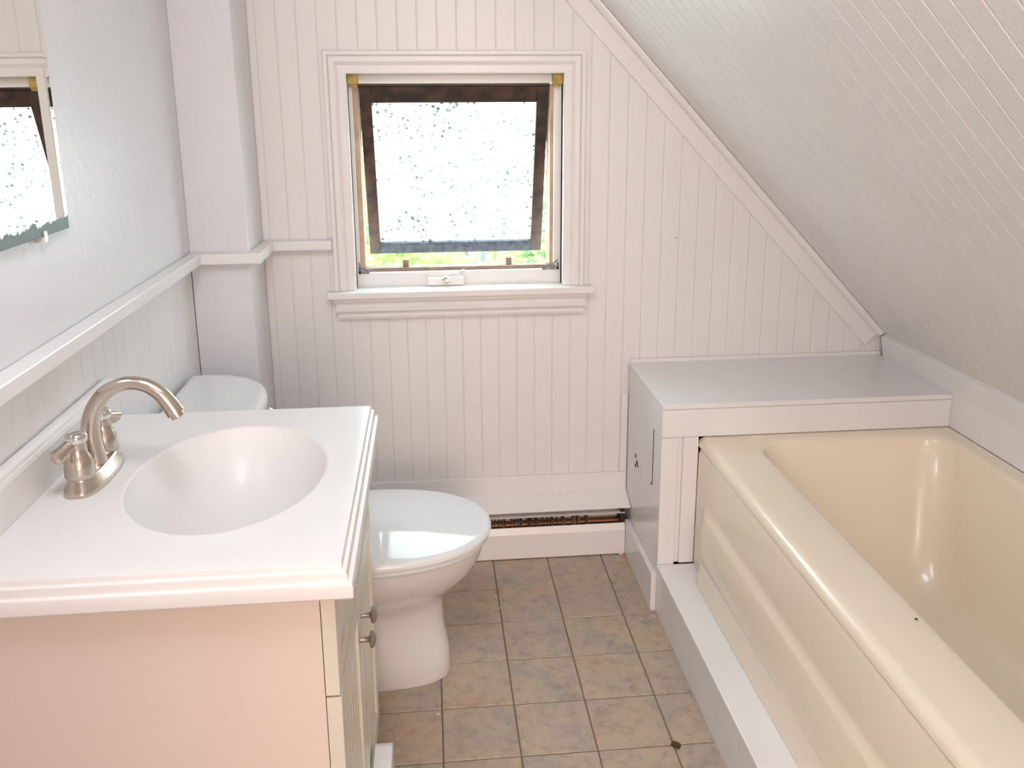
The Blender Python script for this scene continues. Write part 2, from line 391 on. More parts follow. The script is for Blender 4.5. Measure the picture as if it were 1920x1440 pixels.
# knee board
struct(obj('trim_3', prismo([(1.8445, 0.4665), (1.8740, 0.4665), (1.8740, 0.584), (slope_x(0.615) + 0.001, 0.615), (1.8345, 0.609), (1.834, 0.606), (1.8445, 0.552)], 'y', YB + 0.002, -0.0235), TRIM), 'low white board along the foot of the sloped ceiling')
struct(obj('baseboard_far', box(A_, 1.1135, -0.011, -0.0005, 0.0, 0.224), TRIM, bevel=0.002))
struct(obj('trim_4', box(1.094, 1.1135, -0.010, -0.0005, 0.2245, 0.46), TRIM, bevel=0.002), 'short white upright strip beside the boxed ledge')
struct(obj('baseboard_left', box(0.0005, 0.012, YB, -B_ - 0.001, 0.0, 0.11), TRIM, bevel=0.002))

# ------------------------------------------------------------------ window
win = struct(empty('window_1', (0.65, 0, 0.757)), 'small awning window with pebbled glass pushed open at the bottom')
win_children = []
def W(o): o.parent = win; o.location = (-0.65, 0, -0.757); return o
def frame_mesh(prof, x0, x1, z0, z1, sides=('l', 't', 'r')):
    """casing mitred round the opening: prof list of (outward offset, y)"""
    bm = bmesh.new()
    corners = [((x0, z0), (-1, 0)), ((x0, z1), (-1, 1)), ((x1, z1), (1, 1)), ((x1, z0), (1, 0))]
    rs = []
    for (cx, cz), (dx, dz) in corners:
        rs.append([(cx + dx * o_, y_, cz + dz * o_) for o_, y_ in prof])
    rings(bm, rs)
    return bm
prof = [(0.0, -0.0005), (0.0, -0.010), (0.003, -0.012), (0.020, -0.012), (0.0225, -0.009), (0.0255, -0.012), (0.030, -0.0145), (0.041, -0.0145), (0.0435, -0.011), (0.046, -0.018), (0.054, -0.018), (0.056, -0.016), (0.056, -0.0005)]
W(obj('casing', frame_mesh(prof, OX0, OX1, OZ0, OZ1), TRIM))
W(obj('sill', box(0.297, 1.005, -0.042, 0.0335, 0.758, 0.7765), TRIM, bevel=0.003))
apr = [(-0.0005, 0.7575), (-0.030, 0.7575), (-0.030, 0.749), (-0.0235, 0.744), (-0.0215, 0.738), (-0.0255, 0.734), (-0.0245, 0.722), (-0.018, 0.716), (-0.0155, 0.711), (-0.0185, 0.707), (-0.016, 0.700), (-0.0005, 0.700)]
bm = bmesh.new()
xo = lambda d: 0.317 - (d[0] * -1 - 0.03) * 0.0
ra = [(0.333 + d[0] * 0.65, d[0], d[1]) for d in apr]; rb = [(0.969 - d[0] * 0.65, d[0], d[1]) for d in apr]
rings(bm, [ra, rb]); W(obj('apron', bm, TRIM))
# jamb lining
bm = bmesh.new(); YJ = 0.125
bx(bm, OX0 - 0.012, OX0, -0.001, 0.035, OZ0, OZ1 + 0.012); bx(bm, OX1, OX1 + 0.012, -0.001, 0.035, OZ0, OZ1 + 0.012); bx(bm, OX0, OX1, -0.001, 0.035, OZ1, OZ1 + 0.012)
W(obj('jamb', bm, TRIM))
bm = bmesh.new()
bx(bm, OX0 - 0.012, OX1 + 0.012, 0.0345, 0.052, OZ0 - 0.012, 0.814)
W(obj('bottom_rail', bm, TRIM, bevel=0.0015))
W(obj('head_stop', box(OX0 - 0.012, OX1 + 0.012, 0.0345, 0.052, 1.306, OZ1 + 0.012), TRIM, bevel=0.0015))
W(obj('side_stop', box(OX0 - 0.012, 0.3815, 0.0345, 0.052, 0.8145, 1.3055), TRIM))
W(obj('side_stop', box(0.905, OX1 + 0.012, 0.0345, 0.052, 0.8145, 1.3055), TRIM))
# wooden outer frame
W(obj('frame_stile', box(OX0 - 0.012, 0.395, 0.0525, YJ, 0.8145, 1.3055), WOODR))
W(obj('frame_stile', box(0.896, OX1 + 0.012, 0.0525, YJ, 0.8145, 1.3055), WOODR))
W(obj('frame_head', box(0.3955, 0.8955, 0.053, YJ, 1.300, 1.33), WOODD))
W(obj('frame_sill', prismo([(0.053, 0.77), (0.053, 0.823), (0.090, 0.823), (YJ + 0.02, 0.808), (YJ + 0.02, 0.77)], 'x', 0.3955, 0.8955), WOODL))
for xs in (0.503, 0.785):
    W(obj('catch_block', box(xs - 0.008, xs + 0.008, 0.066, 0.080, 0.8235, 0.842), WOODL, bevel=0.001))
# corner blocks
for sx, xa in ((1, OX0), (-1, OX1)):
    b = bmesh.new()
    x0, x1 = sorted((xa + sx * 0.001, xa + sx * 0.026)); bx(b, x0, x1, 0.008, 0.034, 1.303, 1.3285)
    x0, x1 = sorted((xa + sx * 0.006, xa + sx * 0.024)); bx(b, x0, x1, 0.012, 0.032, 1.296, 1.303)
    x0, x1 = sorted((xa + sx * 0.004, xa + sx * 0.014)); bx(b, x0, x1, 0.006, 0.008, 1.310, 1.322)
    o = W(obj('corner_block', b, YEL, bevel=0.001)); o['label'] = 'yellowed plastic corner block'
for sx, xa in ((1, 0.378), (-1, 0.919)):
    b = bmesh.new(); L_ = 0.028 if sx > 0 else 0.045
    x0, x1 = sorted((xa, xa + sx * L_)); bx(b, x0, x1, 0.030, 0.0343, 0.813, 0.820)
    x0, x1 = sorted((xa, xa + sx * 0.005)); bx(b, x0, x1, 0.030, 0.0343, 0.813, 0.842 if sx > 0 else 0.832)
    tube(b, [(xa + sx * 0.003, 0.031, 0.840), (xa + sx * L_ * 0.6, 0.031, 0.820), (xa + sx * L_, 0.031, 0.816)], 0.0022, 6)
    tube(b, [(xa + sx * 0.006, 0.032, 0.818), (xa + sx * L_ * 0.5, 0.032, 0.829), (xa + sx * L_ * 0.9, 0.032, 0.823)], 0.0028, 6)
    o = W(obj('corner_bracket', b, GREYM)); o['label'] = 'rusty grey screen corner bracket'
# sash (tilted 20 degrees about its top)
sash = bpy.data.objects.new('sash', None); COL.objects.link(sash); sash.empty_display_size = 0.05
H = (0.6455, 0.058, 1.298); th = math.radians(19.5)
sash.parent = win; sash.location = (H[0] - 0.65, H[1], H[2] - 0.757); sash.rotation_euler = (th, 0, 0)
sw, sh = 0.2485, 0.492
def sashbox(name, x0, x1, z0, z1, y0=0.0, y1=0.032, m=WOODD, bev=0.0015):
    return obj(name, box(x0, x1, y0, y1, z0, z1), m, sash, bevel=bev)
sashbox('sash_stile', -sw, -sw + 0.031, -sh, 0.0); sashbox('sash_stile', sw - 0.031, sw, -sh, 0.0)
sashbox('sash_top_rail', -sw + 0.0312, sw - 0.0312, -0.043, 0.0); sashbox('sash_bottom_rail', -sw + 0.0312, sw - 0.0312, -sh, -sh + 0.033, m=RAILD)
b = bmesh.new()
bx(b, -sw + 0.020, sw - 0.020, 0.012, 0.017, -sh + 0.018, -0.036)
gp = obj('glass_pane', b, GLASS, sash)
# crank
b = box(0.560, 0.660, 0.018, 0.0342, 0.7772, 0.800); cr = W(obj('crank_housing', b, TRIM, bevel=0.004))
b = bmesh.new(); lathe(b, [(0.010, 0), (0.011, -0.004), (0.009, -0.010), (0.005, -0.013)], (0.610, 0.020, 0.7935), 'y', 16); W(obj('crank_hub', b, NICKP))
b = bmesh.new(); tube(b, [(0.610, 0.008, 0.7935), (0.622, 0.003, 0.799), (0.642, 0.0, 0.806), (0.655, -0.001, 0.812)], [0.004, 0.0035, 0.003, 0.003], 10); W(obj('crank_arm', b, TRIM, smooth=True))
b = bmesh.new(); lathe(b, [(0.003, 0.004), (0.007, 0.002), (0.0085, -0.003), (0.0075, -0.009), (0.003, -0.012)], (0.656, -0.002, 0.8175), 'y', 16); W(obj('crank_knob', b, TRIM, smooth=True))

# ------------------------------------------------------------------ boxed ledge at the end of the tub
bl = tag(empty('boxed_ledge', (1.114, -0.367, 0)), 'glossy white boxed-in ledge between the far wall and the end of the bathtub', 'ledge')
def Lb(o): o.parent = bl; o.location = (-1.114, 0.367, 0); return o
Lb(obj('top_board', box(1.114, 1.8445, -0.367, -0.0115, 0.538, 0.551), BOXP, bevel=0.0025))
Lb(obj('back_lip', box(1.118, 1.8445, -0.0112, -0.0005, 0.545, 0.561), BOXP, bevel=0.0015))
Lb(obj('side_panel', box(1.1145, 1.127, -0.351, -0.0115, 0.002, 0.5375), BOXP, bevel=0.001))
Lb(obj('front_board', box(1.1141, 1.8445, -0.3665, -0.352, 0.467, 0.5375), BOXP, bevel=0.002))
Lb(obj('post', box(1.1143, 1.1560, -0.3665, -0.352, 0.002, 0.4665), BOXP, bevel=0.0015))
Lb(obj('recess_strip', box(1.1562, 1.168, -0.361, -0.352, 0.1315, 0.4665), BOXP, bevel=0.001))
Lb(obj('stile', box(1.1682, 1.2060, -0.3668, -0.352, 0.1315, 0.4665), BOXP, bevel=0.0015))
Lb(obj('base_board', box(1.100, 1.1143, -0.3665, -0.064, 0.0005, 0.104), BOXP, bevel=0.002))
b = bmesh.new(); bx(b, 1.1135, 1.1146, -0.2925, -0.290, 0.312, 0.463); bx(b, 1.1135, 1.1146, -0.290, -0.276, 0.3105, 0.3125)
o = Lb(obj('seam', b, DARK)); o['label'] = 'dark slit along the edge of an access panel'
for (yy, zz, rr) in ((-0.112, 0.316, 0.0062), (-0.128, 0.302, 0.0070), (-0.113, 0.288, 0.0062), (-0.139, 0.296, 0.0040)):
    b = bmesh.new(); lathe(b, [(rr, 0), (rr, -0.0008)], (1.1145, yy, zz), 'x', 10); o = Lb(obj('screw_hole', b, DARK))

# ------------------------------------------------------------------ plinth and bathtub
pl = tag(empty('tub_plinth', (1.151, -1.6, 0)), 'white painted plinth step along the foot of the bathtub', 'plinth')
o = obj('top_board', box(1.112, 1.2095, YB + 0.01, -0.3675, 0.116, 0.130), BOXP, pl, bevel=0.002); o.location = (-1.151, 1.6, 0)
o = obj('riser', box(1.114, 1.128, YB + 0.01, -0.3675, 0.0005, 0.1155), BOXP, pl); o.location = (-1.151, 1.6, 0)

tub = tag(empty('bathtub', (1.52, -1.12, 0)), 'cream bisque bathtub with wide rim under the sloped ceiling', 'bathtub')
TX0, TX1, TY0, TY1 = 1.2065, 1.8435, -1.90, -0.355      # outer
TZ = 0.4655
def rrect(cx, cy, hx, hy, r, z, n=12):
    out = []
    for (sx, sy, a0) in ((1, 1, 0), (-1, 1, PI / 2), (-1, -1, PI), (1, -1, 3 * PI / 2)):
        for k in range(n + 1):
            a = a0 + PI / 2 * k / n
            out.append((cx + sx * (hx - r) + r * math.cos(a), cy + sy * (hy - r) + r * math.sin(a), z))
    return out
cx, cy = (TX0 + TX1) / 2, (TY0 + TY1) / 2
ix0, ix1, iy0, iy1 = 1.335, 1.800, -1.83, -0.408
icx, icy, ihx, ihy = (ix0 + ix1) / 2, (iy0 + iy1) / 2, (ix1 - ix0) / 2, (iy1 - iy0) / 2
b = bmesh.new(); hx, hy = (TX1 - TX0) / 2, (TY1 - TY0) / 2
R = []
R.append(rrect(cx + 0.006, cy, hx - 0.006, hy - 0.002, 0.003, 0.02))
R.append(rrect(cx + 0.006, cy, hx - 0.006, hy - 0.002, 0.003, TZ - 0.033))
for k in range(0, 7):
    a = PI / 2 * k / 6
    dd = 0.022 * (1 - math.cos(a)); R.append(rrect(cx + dd / 2, cy, hx - dd / 2, hy - 0.0015 + 0.0015 * math.cos(a), 0.004, TZ - 0.022 + 0.022 * math.sin(a)))
R.append(rrect(icx, icy, ihx + 0.030, ihy + 0.022, 0.06, TZ - 0.001))
for k in range(0, 7):
    a = PI / 2 * k / 6
    R.append(rrect(icx, icy, ihx + 0.016 - 0.016 * math.sin(a), ihy + 0.016 - 0.016 * math.sin(a), 0.07, TZ - 0.002 - 0.016 * (1 - math.cos(a))))
for t, z in ((0.15, 0.40), (0.35, 0.33), (0.6, 0.24), (0.8, 0.17)):
    R.append(rrect(icx, icy + 0.02 * t, ihx - 0.062 * t, ihy - 0.16 * t, 0.08 + 0.02 * t, z))
for t, z, ex in ((1.0, 0.135, 0.01), (1.2, 0.115, 0.035), (1.35, 0.108, 0.075)):
    R.append(rrect(icx, icy + 0.02, ihx - 0.055 - ex, ihy - 0.15 - ex, 0.10, z))
R.append(rrect(icx, icy + 0.02, 0.05, 0.3, 0.05, 0.104))
rings(b, R, cap0=False, cap1=True)
o = obj('tub_shell', b, BISQ, tub, smooth=True); o.location = (-1.52, 1.12, 0)
# front apron panel with its raised lower field
ap = [(1.226, 0.440), (1.212, 0.436), (1.2075, 0.425), (1.2065, 0.325), (1.204, 0.312), (1.197, 0.303), (1.1935, 0.296), (1.1860, 0.210), (1.1865, 0.204), (1.1895, 0.199), (1.1885, 0.190), (1.1820, 0.132), (1.226, 0.132)]
b = bmesh.new()
def apring(y, k):
    return [(1.2065 + (p[0] - 1.2065) * k if p[1] < 0.33 and p[0] < 1.22 else p[0], y, p[1]) for p in ap]
rings(b, [apring(-0.3675, 0.0), apring(-0.415, 0.0), apring(-0.425, 0.1), apring(-0.44, 0.45), apring(-0.46, 0.85), apring(-0.485, 1.0), apring(-1.78, 1.0), apring(-1.83, 0), apring(-1.90, 0)])
o = obj('apron', b, BISQ, tub, smooth=True, ); o.location = (-1.52, 1.12, 0)
b = bmesh.new(); lathe(b, [(0.0, -0.002), (0.028, -0.002), (0.030, 0.0), (0.026, 0.003), (0.0, 0.003)][1:4], (1.57, -1.68, 0.1055), 'z', 20); o = obj('drain', b, NICKP, tub); o.location = (-1.52, 1.12, 0)

# ------------------------------------------------------------------ baseboard heater
hx0, hx1 = 0.150, 1.099
ht = tag(empty('baseboard_heater', (0.62, -0.035, 0)), 'white metal baseboard heater with open fin slot under the window wall', 'heater')
def Hh(o): o.parent = ht; o.location = (-0.62, 0.035, 0); return o
Hh(obj('back_panel', box(hx0, hx1, -0.0145, -0.0115, 0.012, 0.170), TRIM))
Hh(obj('top_cover', prismo([(-0.0115, 0.173), (-0.0115, 0.170), (-0.070, 0.142), (-0.074, 0.142), (-0.074, 0.147)], 'x', hx0, hx1 + 0.014), TRIM, bevel=0.0008))
Hh(obj('front_cover', prismo([(-0.073, 0.003), (-0.075, 0.003), (-0.0755, 0.076), (-0.069, 0.095), (-0.066, 0.095), (-0.0725, 0.076)], 'x', hx0, hx1), TRIM))
Hh(obj('damper', prismo([(-0.067, 0.124), (-0.068, 0.1265), (-0.050, 0.128), (-0.050, 0.126)], 'x', hx0 + 0.003, hx1), TRIM))
b = bmesh.new(); lathe(b, [(0.009, 0.0), (0.009, hx1 - hx0 - 0.002)], (hx0 + 0.001, -0.035, 0.088), 'x', 12); Hh(obj('copper_pipe', b, COPPER))
fb = bmesh.new(); bx(fb, -0.0003, 0.0003, -0.064, -0.018, 0.055, 0.112)
fme = bpy.data.meshes.new('fin'); bmesh.ops.recalc_face_normals(fb, faces=fb.faces); fb.to_mesh(fme); fb.free(); fme.materials.append(FINM)
k = 0; xx = hx0 + 0.02
while xx < hx1 - 0.09:
    o = link_mesh('fin', fme, ht); o.location = (xx - 0.62, 0.035, 0); o.rotation_euler = (0, random.uniform(-0.12, 0.12), 0)
    xx += 0.0075
Hh(obj('end_cap', box(hx1 - 0.012, hx1, -0.0655, -0.0147, 0.0125, 0.137), DARK))
b = box(1.082, 1.095, -0.081, -0.0762, 0.001, 0.0080); Hh(obj('foot', b, CAB, bevel=0.001))

# ------------------------------------------------------------------ toilet
toi = tag(empty('toilet', (0.40, -0.525, 0)), 'white two-piece toilet with closed lid between vanity and heater', 'toilet')
def T(o): o.parent = toi; o.location = (-0.40, 0.525, 0); return o
TY = -0.525
def egg(xb, xf, hw, z, n=48, ex=2.2, bk=0.42):
    """xb back, xf front tip; widest at bk fraction"""
    xc = xb + (xf - xb) * bk; out = []
    for k in range(n):
        a = 2 * PI * k / n; c, s = math.cos(a), math.sin(a)
        px = math.copysign(abs(c) ** (2 / ex), c); py = math.copysign(abs(s) ** (2 / ex), s)
        out.append((xc + px * ((xf - xc) if c > 0 else (xc - xb)), TY + py * hw, z))
    return out
b = bmesh.new()
R = [egg(0.16, 0.590, 0.088, 0.0, ex=3.0, bk=0.5), egg(0.158, 0.592, 0.090, 0.006, ex=3.0, bk=0.5), egg(0.16, 0.588, 0.087, 0.06, ex=2.8, bk=0.5),
     egg(0.165, 0.578, 0.084, 0.12, ex=2.3, bk=0.5), egg(0.165, 0.576, 0.086, 0.165, ex=2.25, bk=0.5), egg(0.165, 0.581, 0.096, 0.190, ex=2.2, bk=0.48),
     egg(0.17, 0.600, 0.114, 0.210, bk=0.46), egg(0.18, 0.628, 0.136, 0.235), egg(0.19, 0.650, 0.154, 0.262), egg(0.20, 0.664, 0.166, 0.290), egg(0.205, 0.672, 0.174, 0.315),
     egg(0.208, 0.673, 0.175, 0.322), egg(0.212, 0.669, 0.171, 0.326)]
rings(b, R); T(obj('bowl', b, PORC, smooth=True))
b = box(0.06, 0.26, TY - 0.09, TY + 0.09, 0.20, 0.327); T(obj('tank_shelf', b, PORC, bevel=0.02, seg=4))
b = bmesh.new(); rings(b, [egg(0.235, 0.678, 0.178, 0.3295), egg(0.233, 0.682, 0.181, 0.332), egg(0.233, 0.683, 0.182, 0.338), egg(0.236, 0.679, 0.178, 0.3415)]); T(obj('seat', b, SEATM, smooth=True))
def lidr(k, z): return egg(0.44 - 0.205 * k, 0.44 + 0.243 * k, 0.182 * k, z)
b = bmesh.new(); rings(b, [lidr(0.99, 0.3425), lidr(1.015, 0.3445), lidr(1.02, 0.350), lidr(1.008, 0.3555)] + [lidr(k, 0.3575 + 0.0185 * (1 - k * k)) for k in (0.985, 0.95, 0.9, 0.82, 0.72, 0.6, 0.47, 0.34, 0.2, 0.08)])
T(obj('lid', b, SEATM, smooth=True))
for s in (-1, 1):
    b = box(0.215, 0.245, TY + s * 0.075 - 0.016, TY + s * 0.075 + 0.016, 0.3275, 0.349); T(obj('hinge', b, SEATM, bevel=0.005, seg=3))
def dshape(xb, xf, hw, z, ex=2.6, n=40):
    out = []
    for k in range(n + 1):
        a = -PI / 2 + PI * k / n; c, s = math.cos(a), math.sin(a)
        out.append((xb + max(c, 0) ** (2 / ex) * (xf - xb), TY + math.copysign(abs(s) ** (2 / ex), s) * hw, z))
    return out
b = bmesh.new(); rings(b, [dshape(0.018, 0.175, 0.19, 0.328), dshape(0.016, 0.188, 0.20, 0.345), dshape(0.014, 0.200, 0.218, 0.60), dshape(0.014, 0.200, 0.218, 0.618)]); T(obj('tank', b, PORC, smooth=True))
b = bmesh.new(); rings(b, [dshape(0.012, 0.206, 0.224, 0.6185), dshape(0.010, 0.212, 0.230, 0.622), dshape(0.010, 0.213, 0.231, 0.636), dshape(0.012, 0.209, 0.227, 0.644), dshape(0.015, 0.202, 0.220, 0.6475), dshape(0.020, 0.185, 0.203, 0.6490), dshape(0.030, 0.180, 0.197, 0.6478)])
T(obj('tank_lid', b, PORC, smooth=True))
b = bmesh.new(); lathe(b, [(0.009, 0), (0.011, 0.004), (0.006, 0.012)], (0.198, TY + 0.12, 0.585), 'x', 14); tube(b, [(0.208, TY + 0.12, 0.585), (0.212, TY + 0.09, 0.582), (0.212, TY + 0.055, 0.578)], [0.005, 0.0045, 0.006], 10); T(obj('flush_lever', b, NICKP, smooth=True))
for s in (-1, 1):
    b = bmesh.new(); lathe(b, [(0.012, 0), (0.012, 0.006), (0.007, 0.013), (0.002, 0.015)], (0.33, TY + s * 0.096, 0.0), 'z', 14); T(obj('bolt_cap', b, SEATM, smooth=True))

# ------------------------------------------------------------------ vanity cabinet
VY0, VY1 = -1.347, -0.812
van = tag(empty('vanity_cabinet', (0.22, -1.08, 0)), 'white vanity cabinet with beaded doors and two pewter knobs', 'cabinet')
def V(o): o.parent = van; o.location = (-0.22, 1.08, 0); return o
V(obj('side_panel', box(0.013, 0.4265, VY0, VY0 + 0.015, 0.0, 0.687), CAB))
V(obj('side_panel', box(0.013, 0.4265, VY1 - 0.015, VY1, 0.0, 0.687), CAB))
V(obj('bottom_panel', box(0.013, 0.40, VY0 + 0.0155, VY1 - 0.0155, 0.09, 0.105), CAB))
V(obj('face_frame', box(0.412, 0.4265, VY0 + 0.0155, VY1 - 0.0155, 0.09, 0.687), CAB))
V(obj('toe_kick', box(0.36, 0.372, VY0 + 0.0155, VY1 - 0.0155, 0.0, 0.0895), CAB))
def door_panel(name, y0, y1, z0, z1, frame=0.05, knob=None, xf=0.4445):
    xb = 0.4275
    b = bmesh.new()
    bx(b, xb, xb + 0.011, y0, y1, z0, z1)
    bx(b, xb + 0.011, xf, y0, y0 + frame, z0, z1); bx(b, xb + 0.011, xf, y1 - frame, y1, z0, z1)
    bx(b, xb + 0.011, xf, y0 + frame, y1 - frame, z0, z0 + frame); bx(b, xb + 0.011, xf, y0 + frame, y1 - frame, z1 - frame, z1)
    d = V(obj(name, b, CABD))
    n = max(2, int((y1 - y0 - 2 * frame) / 0.028)); w_ = (y1 - y0 - 2 * frame) / n
    for i in range(n):
        a0 = y0 + frame + i * w_
        b = prismo([(xb + 0.0112, a0 + 0.0006), (xb + 0.0132, a0 + 0.0006), (xb + 0.0146, a0 + 0.003), (xb + 0.0146, a0 + w_ - 0.003), (xb + 0.0132, a0 + w_ - 0.0006), (xb + 0.0112, a0 + w_ - 0.0006)], 'z', z0 + frame + 0.001, z1 - frame - 0.001)
        o = obj('plank', b, CABD, d)
    if knob:
        b = bmesh.new(); lathe(b, [(0.0055, 0.0), (0.0042, 0.003), (0.004, 0.012), (0.0055, 0.015), (0.0125, 0.0165), (0.0135, 0.019), (0.0115, 0.022), (0.006, 0.0245), (0.001, 0.0252)], (xf, knob[0], knob[1]), 'x', 20)
        obj('knob', b, PEWT, d, smooth=True)
    return d
ymid = (VY0 + VY1) / 2
door_panel('door', VY0 + 0.001, ymid - 0.0012, 0.095, 0.541, 0.038, (ymid - 0.019, 0.455), 0.446)
door_panel('door', ymid + 0.0012, VY1 - 0.001, 0.095, 0.541, 0.038, (ymid + 0.019, 0.473), 0.446)
door_panel('false_front', VY0 + 0.001, VY1 - 0.001, 0.544, 0.684, 0.034)
b = prismo([(VY0 + 0.02, 0.0005), (VY0 + 0.02, 0.152), (-0.966, 0.152), (-0.952, 0.147), (-0.945, 0.134), (-0.945, 0.0005)], 'x', 0.4475, 0.4795)
o = V(obj('base_foot', b, TRIM, bevel=0.002)); o['label'] = 'white round-cornered foot board under the doors'

# countertop with integral basin
ct = tag(empty('bathroom_sink', (0.24, -1.08, 0.70)), 'glossy off-white vanity top with an oval moulded basin and backsplash', 'sink')
def K(o): o.parent = ct; o.location = (-0.24, 1.08, -0.70); return o
X0, X1, Y0, Y1, ZT = 0.004, 0.454, -1.352, -0.797, 0.728
BX, BY, RX, RY = 0.268, -1.072, 0.138, 0.190
N = 128
angs = [2 * PI * k / N for k in range(N)]
# force corner angles
def corner_ang(px, py): return math.atan2(py - BY, px - BX) % (2 * PI)
for (px, py) in ((X1, Y1), (X0, Y1), (X0, Y0), (X1, Y0)):
    a = corner_ang(px, py); k = min(range(N), key=lambda i: abs(angs[i] - a)); angs[k] = a
def rect_pt(a, d=0.0):
    x0, x1, y0, y1 = X0, X1, Y0, Y1
    c, s = math.cos(a), math.sin(a); t = 1e9
    if c > 1e-9: t = min(t, (x1 - BX) / c)
    if c < -1e-9: t = min(t, (x0 - BX) / c)
    if s > 1e-9: t = min(t, (y1 - BY) / s)
    if s < -1e-9: t = min(t, (y0 - BY) / s)
    px, py = BX + c * t, BY + s * t
    if d:
        if abs(px - x1) < 1e-6: px += d
        if abs(py - y0) < 1e-6: py -= d
        if abs(py - y1) < 1e-6: py += d * 0.35
    return px, py
def ell(a, k): # ellipse point in direction a
    c, s = math.cos(a), math.sin(a); r = 1 / math.sqrt((c / RX) ** 2 + (s / RY) ** 2); return BX + c * r * k, BY + s * r * k
R = []
for d, z in ((0.0, 0.686), (0.012, 0.6862), (0.0155, 0.690), (0.0155, 0.7045), (0.0143, 0.7075), (0.0118, 0.7085), (0.0092, 0.7088), (0.0088, 0.7105), (0.0086, 0.7165), (0.0076, 0.7192), (0.0052, 0.7202), (0.0030, 0.7204), (0.0026, 0.7220), (0.0024, 0.7260), (0.0014, 0.7276), (0.0, ZT)):
    R.append([(*rect_pt(a, d), z) for a in angs])
for t in (0.35, 0.7):
    R.append([(rect_pt(a)[0] * (1 - t) + ell(a, 1.06)[0] * t, rect_pt(a)[1] * (1 - t) + ell(a, 1.06)[1] * t, ZT) for a in angs])
R.append([(*ell(a, 1.055), ZT) for a in angs])
R.append([(*ell(a, 1.035), ZT + 0.0006) for a in angs]); R.append([(*ell(a, 1.015), ZT + 0.0003) for a in angs])
D = 0.122
for k in (1.0, 0.985, 0.965, 0.94, 0.90, 0.85, 0.78, 0.70, 0.60, 0.48, 0.35, 0.22, 0.12):
    z = ZT - 0.001 - D * (1 - k ** 3.0) ** 0.9
    sh_ = 0.0
    R.append([(*ell(a, k), z) for a in angs])
b = bmesh.new(); rings(b, R, cap0=False, cap1=True)
bmesh.ops.remove_doubles(b, verts=b.verts, dist=1e-6)
K(obj('countertop', b, MARB, smooth=True))
bs = [(0.0035, ZT + 0.0003), (0.0225, ZT + 0.0003), (0.0225, 0.782), (0.0205, 0.788), (0.0195, 0.788), (0.018, 0.7935), (0.013, 0.797), (0.0035, 0.797)]
K(obj('backsplash', prismo(bs, 'y', Y0 - 0.012, Y1), MARB, bevel=0.0012))
b = bmesh.new(); lathe(b, [(0.021, 0.0), (0.022, 0.0015), (0.017, 0.003), (0.012, 0.001)], (BX, BY, ZT - D + 0.0005), 'z', 20); K(obj('drain', b, NICKP))

# ------------------------------------------------------------------ faucet
FY = -1.066; FX = 0.066
fa = tag(empty('faucet', (FX, FY, ZT)), 'brushed nickel gooseneck faucet with two lever handles on the vanity top', 'faucet')
def Fc(o): o.parent = fa; o.location = (-FX, -FY, -ZT); return o
def plate(d, z, hx=0.027, hy=0.075):
    hx -= d; hy -= d; out = []
    for k in range(48):
        a = 2 * PI * k / 48; c, s = math.cos(a), math.sin(a); ex = 0.62
        x_ = hx * math.copysign(abs(c) ** ex, c); y_ = hy * math.copysign(abs(s) ** 0.9, s)
        # rounded lobes at both ends
        out.append((FX + 0.009 + x_, FY + y_, z))
    return out
b = bmesh.new(); rings(b, [plate(0.0, ZT + 0.0003), plate(-0.001, ZT + 0.003), plate(0.0, ZT + 0.008), plate(0.004, ZT + 0.012), plate(0.006, ZT + 0.021), plate(0.008, ZT + 0.023)]); Fc(obj('base_plate', b, NICK, smooth=True))
# spout
pts = []; rad = []
z0 = ZT + 0.022
ctrl = [(0.079, z0, 0.0160), (0.0765, z0 + 0.03, 0.0142), (0.077, z0 + 0.055, 0.0130), (0.085, z0 + 0.082, 0.0118), (0.104, z0 + 0.107, 0.0106), (0.132, z0 + 0.119, 0.0098), (0.158, z0 + 0.116, 0.0100), (0.178, z0 + 0.103, 0.0110), (0.190, z0 + 0.087, 0.0122), (0.198, z0 + 0.072, 0.0130)]
def cr_(p0, p1, p2, p3, t): return 0.5 * ((2 * p1) + (-p0 + p2) * t + (2 * p0 - 5 * p1 + 4 * p2 - p3) * t * t + (-p0 + 3 * p1 - 3 * p2 + p3) * t ** 3)
for i in range(len(ctrl) - 1):
    c4 = [ctrl[max(i - 1, 0)], ctrl[i], ctrl[i + 1], ctrl[min(i + 2, len(ctrl) - 1)]]
    for s in range(5):
        t = s / 5; q = [cr_(c4[0][j], c4[1][j], c4[2][j], c4[3][j], t) for j in range(3)]
        pts.append((q[0], FY, q[1])); rad.append(q[2])
pts.append((ctrl[-1][0], FY, ctrl[-1][1])); rad.append(ctrl[-1][2])
b = bmesh.new(); tube(b, pts, rad, 24); Fc(obj('spout', b, NICK, smooth=True))
d_ = (Vector(pts[-1]) - Vector(pts[-2])).normalized(); e0 = Vector(pts[-1]) - d_ * 0.002
b = bmesh.new(); tube(b, [e0, e0 + d_ * 0.008, e0 + d_ * 0.009], [0.0098, 0.0098, 0.0085], 20); Fc(obj('aerator', b, NICK, smooth=True))
b = bmesh.new(); lathe(b, [(0.0165, 0.0), (0.0165, 0.004), (0.0152, 0.006)], (0.078, FY, ZT + 0.0215), 'z', 24); Fc(obj('spout_collar', b, NICK, smooth=True))
b = bmesh.new(); lathe(b, [(0.002, 0.0), (0.002, 0.03), (0.0045, 0.032), (0.0045, 0.038), (0.002, 0.040)], (0.046, FY, ZT + 0.0225), 'z', 14); Fc(obj('pop_up_rod', b, NICK, smooth=True))
